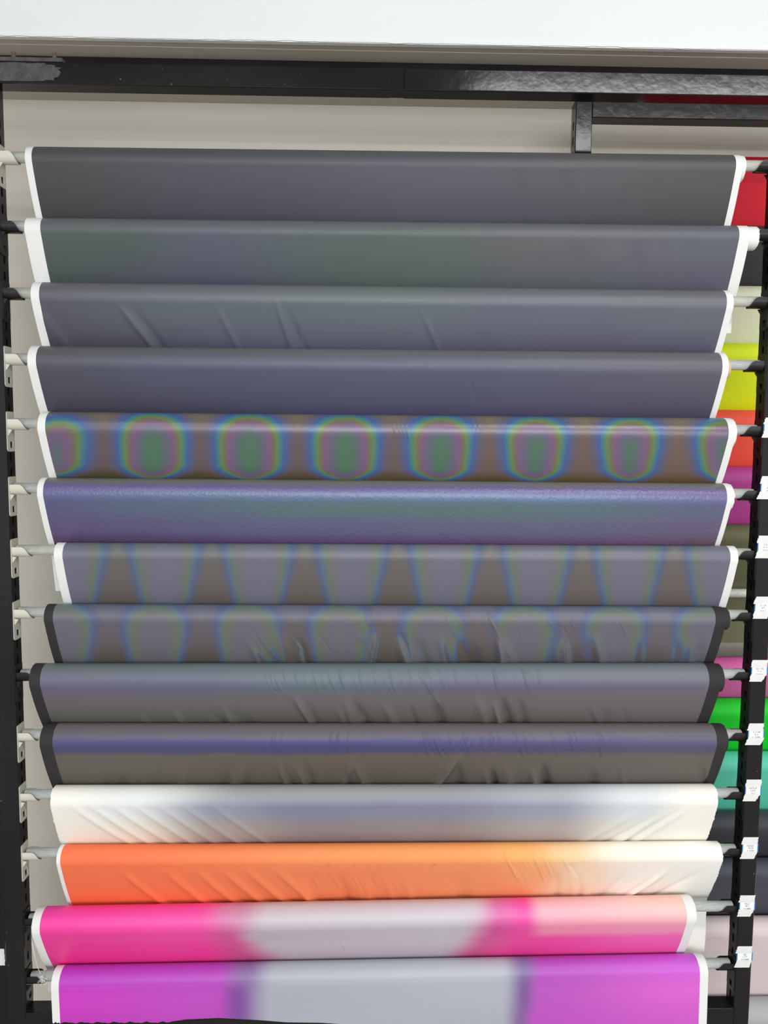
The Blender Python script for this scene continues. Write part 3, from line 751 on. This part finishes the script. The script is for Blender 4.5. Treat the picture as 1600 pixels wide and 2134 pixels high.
# ------------------------------------------------------------------ rolls on the rack behind
BACK = [ # top px, colour, name, short
 (329, (226, 30, 52), 'crimson red'), (472, (58, 56, 60), 'charcoal black'), (597, (232, 232, 202), 'ivory'), (716, (226, 244, 24), 'fluorescent yellow'),
 (855, (255, 92, 72), 'coral red'), (972, (190, 72, 150), 'plum purple'), (1093, (108, 108, 78), 'olive green'), None,
 (1370, (232, 108, 180), 'candy pink'), (1456, (30, 220, 50), 'bright green'), (1567, (100, 214, 184), 'turquoise'), (1692, (70, 70, 76), 'dark slate grey'),
 (1790, (82, 84, 94), 'blue-grey'), (1912, (240, 222, 222), 'pale blush pink'), (2083, (188, 188, 190), 'silver')]
YR = .22
def back_roll(k):
    px, c, nm = BACK[k]; R = .028 if px != 2083 else .034
    z = atY(1570, px, YR)[2]-R*1.0
    nxt = BACK[k+1] if k+1 < len(BACK) else None
    x0 = atY(1322, 500, YR)[0]+.004*((k*7) % 5)-.012*(k > 1); x1 = 1.915-.01*((k*3) % 4); xc = (x0+x1)/2
    root = empty('fabric_roll', (xc, YR, z), '%s fabric roll on the rack behind, showing right of the front rolls' % nm, 'fabric roll', 'fabric rolls on the rear rack')
    m = fabric('%s_cloth' % nm.replace(' ', '_').replace('-', '_'), [(0, [(0, c), (1600, c)]), (1, [(0, c), (1600, tuple(int(v*.97) for v in c))])], .5, .3, s=.86)
    if nxt: zn = atY(1570, nxt[0], YR)[2]-.028; dz = z-zn; end = dz+.045
    elif px == 1093: dz = .124; end = z-atY(1570, 1341, YR+.03)[2]
    elif px == 1912: dz = .14; end = dz
    else: dz = .15; end = .17
    if px == 1912: zn = atY(1570, 2083, YR)[2]-.034; dz = z-zn; end = dz+.03
    RS = R+.0004; T = np.array([.036, -dz]); D = np.hypot(*T); at = math.atan2(T[1], T[0])-math.acos(RS/D)+2*math.pi
    tt = np.linspace(math.radians(-35), at, 24); y = RS*np.cos(tt); zz = RS*np.sin(tt); p1 = np.array([y[-1], zz[-1]])
    s_ = np.linspace(0, 1, 13)[1:]; yy = np.concatenate([y, p1[0]+(T[0]-p1[0])*s_]); z2 = np.concatenate([zz, p1[1]+(T[1]-p1[1])*s_])
    if end > dz: yy = np.concatenate([yy, [T[0]+.001, T[0]+.002]]); z2 = np.concatenate([z2, [T[1]-(end-dz)/2, -end]])
    us = np.linspace(x0-xc, x1-xc, 120); P = np.zeros((120, len(yy), 3)); P[:, :, 0] = us[:, None]; P[:, :, 1] = yy; P[:, :, 2] = z2
    rr = random.Random(k)
    for _ in range(4):
        cx = rr.uniform(-.5, .5); P[:, 24:36, 1] -= (.002*np.exp(-((us-cx)/.03)**2))[:, None]*np.sin(np.linspace(0, math.pi, 12))[None, :]
    UV = np.zeros((120, len(yy), 2)); UV[:, :, 0] = .5; UV[:, :, 1] = np.clip((R-z2)/.13, 0, 1)
    link('fabric', grid_mesh('fabric', P, UV), m, root)
    bm = bmesh.new(); tube_x(bm, x0-xc-.012, x1-xc+.012, R-.0006, .0218, 28); bobj('wound_layers', bm, M_WHITE if px != 1692 else M_BLACKSEL, root)
    bm = bmesh.new(); tube_x(bm, x0-xc-.009, x1-xc+.009, .0216, .0194, 28); bobj('cardboard_core', bm, M_CARD, root)
    return z+.0085
def back_rod(z, label):
    e = empty('hanging_rod', (1.218, YR, z), label, 'rod', 'rods on the rear rack')
    bm = bmesh.new(); tube_x(bm, -.748, .748, .0108, .0094, 24); o = bobj('rod_tube', bm, M_RODW, e)
    for p in o.data.polygons: p.use_smooth = abs(p.normal.x) < .5
    return e
for k, b in enumerate(BACK):
    if b is None:
        z = atY(1540, 1236, YR)[2]; back_rod(z, 'bare pale steel rod with no roll, in front of the olive green cloth'); nm = None
        lab = 'the bare rod'
    else:
        z = back_roll(k); back_rod(z, 'steel rod inside the %s roll on the rack behind' % b[2]); lab = 'the %s roll' % b[2]
    bracket(.4635, YR, z, 1, False, 'black bracket on the rear rack upright at the left of %s' % lab, 'brackets on the rear rack')
    bracket(1.9725, YR, z, -1, False, 'black bracket on the rear rack upright at the right of %s' % lab, 'brackets on the rear rack')

# ------------------------------------------------------------------ price tags taped to the right upright
def text_mesh(s, size):
    cu = bpy.data.curves.new('t', 'FONT'); cu.body = s; cu.size = size; cu.align_x = 'CENTER'; cu.resolution_u = 2; cu.shear = .15; cu.extrude = .00003
    o = bpy.data.objects.new('t', cu); COL.objects.link(o); bpy.context.view_layer.update()
    me = bpy.data.meshes.new_from_object(o); bpy.data.objects.remove(o); bpy.data.curves.remove(cu)
    return me
def ragged(x0, x1, z0, z1, shl, shr, r):
    """tape strip, straight top and bottom, torn left and right ends; shl/shr lean of the ends"""
    pts = []; n = 7
    for k in range(n+1): t = k/n; pts.append((x0+shl*t+r.uniform(-.0006, .0006)*(0 < k < n)*1.6, z1+(z0-z1)*t))
    for k in range(n+1): t = 1-k/n; pts.append((x1+shr*t+r.uniform(-.0006, .0006)*(0 < k < n)*1.6, z1+(z0-z1)*t))
    return pts
TAGS = [(870, 912, ('5.8', '15', '24.6'), 'beside the rainbow oval roll'), (992, 1040, ('N.5', '8/5', '04.17'), 'beside the violet and teal foil roll'),
 (1116, 1163, ('5.8.5', '4 or', '24.6.18'), 'beside the smoky banded white-edged roll'), (1243, 1289, ('5.118', '6/5', '24.6.17'), 'beside the creased smoky black-edged roll'),
 (1375, 1420, ('N2.1.86', '5 or', '4.1.616.1'), 'beside the dove grey black-edged roll'), (1507, 1552, ('5.3.186', '6.or', 'or.1.8.886'), 'beside the brown-grey violet-banded roll'),
 (1624, 1669, ('HZ5UF', '6.6/5', '24.17'), 'beside the cream roll'), (1744, 1789, ('H2A20', '7018', '4.15M80'), 'beside the orange roll'),
 (1865, 1909, ('No.2', '1811', '4-5.8886'), 'beside the hot pink roll'), (1971, 2015, ('H2', '1.7.7', '24.5.8886'), 'beside the magenta purple roll')]
def price_tag(k):
    yt, yb, words, where = TAGS[k]; r = random.Random(40+k)
    xm = XI+.0172
    zt = atY(1570, yt, Y0)[2]; zb = atY(1570, yb, Y0)[2]; h = zt-zb; zc = (zt+zb)/2
    root = empty('price_tag', (xm, Y0, zc), 'handwritten tag under white tape on the right upright %s' % where, 'price tag', 'price tags on the right upright')
    W = .0172; yb_ = -.0004
    bm = bmesh.new(); box(bm, -W+.0005, W-.0005, -.0011, -.0002, -h*.20, h*.20); bobj('card', bm, M_CARDW, root)
    for sx in (-1, 1):
        bm = bmesh.new(); box(bm, sx*(W-.0004)-.0011, sx*(W-.0004)+.0011, -.0013, -.00105, -h*.19, h*.19); bobj('blue_edge', bm, M_BLUE, root)
    l = r.uniform(-.006, -.002)
    bm = bmesh.new(); prism(bm, ragged(-W+r.uniform(.001, .003), W+r.uniform(-.001, .001), h*.17, h/2, l, r.uniform(-.004, -.001), r), 1, -.0019, -.0012); bobj('tape', bm, M_TAPE, root)
    bm = bmesh.new(); prism(bm, ragged(-W+r.uniform(-.0015, .0005), W+r.uniform(-.002, .001), -h/2, -h*.17, r.uniform(-.007, -.002), r.uniform(-.01, -.004), r), 1, -.0019, -.0012); bobj('tape', bm, M_TAPE, root)
    for j, wd in enumerate(words):
        me = text_mesh(wd, .0056 if j < 2 else .0046); o = link('handwriting', me, M_INK, root)
        o.rotation_euler = (math.pi/2, 0, 0); o.location = (r.uniform(-.001, .001), -.0014, h*.17-.0065-j*.0052+(.0012 if j < 2 else .0008))
    return root
for k in range(len(TAGS)): price_tag(k)
# tag at the far left edge, on the neighbouring upright
root = empty('price_tag', (-.835, 0, atY(3, 1993, 0)[2]), 'white taped tag on the upright at the left edge', 'price tag')
bm = bmesh.new(); prism(bm, ragged(-.030, .004, -.020, .018, -.002, .001, random.Random(3)), 1, -.0015, -.0003); bobj('tape', bm, M_TAPE, root)

# ------------------------------------------------------------------ small loose things
def P3(x, y, Y): return Vector(atY(x, y, Y))
bm = bmesh.new()
wire(bm, [P3(66, 1966, -.03), P3(70, 1985, -.026), P3(76, 2008, -.022), P3(80, 2020, -.018), P3(85, 2030, -.0135)], .0005)
wire(bm, [P3(67, 1962, -.03), P3(72, 1990, -.03), P3(77, 2012, -.024), P3(84, 2028, -.0135)], .0004)
c = P3(90, 2040, -.014)
for k in range(26):
    q = c+Vector((rng.normal(0, .003), rng.normal(-.002, .001), rng.normal(0, .004))); pts = [q]
    for _ in range(4): q = q+Vector((rng.normal(0, .0022), rng.normal(0, .0012), rng.normal(-.0004, .0025))); pts.append(q)
    wire(bm, pts, .0004, 4)
for a in np.linspace(0, 2*math.pi, 2)[:-1]:
    wire(bm, [P3(86+.5*math.cos(t), 0, 0)*0+Vector((c.x-.002+.0008*math.sin(t*3), .0122*math.cos(t), LINES[13][0](c.x)+.0122*math.sin(t))) for t in np.linspace(0, 2*math.pi, 20)], .0006)
o = bobj('loose_thread', bm, M_THREAD); tag(o, 'knotted white thread hanging at the left end of the lowest rod', 'thread')
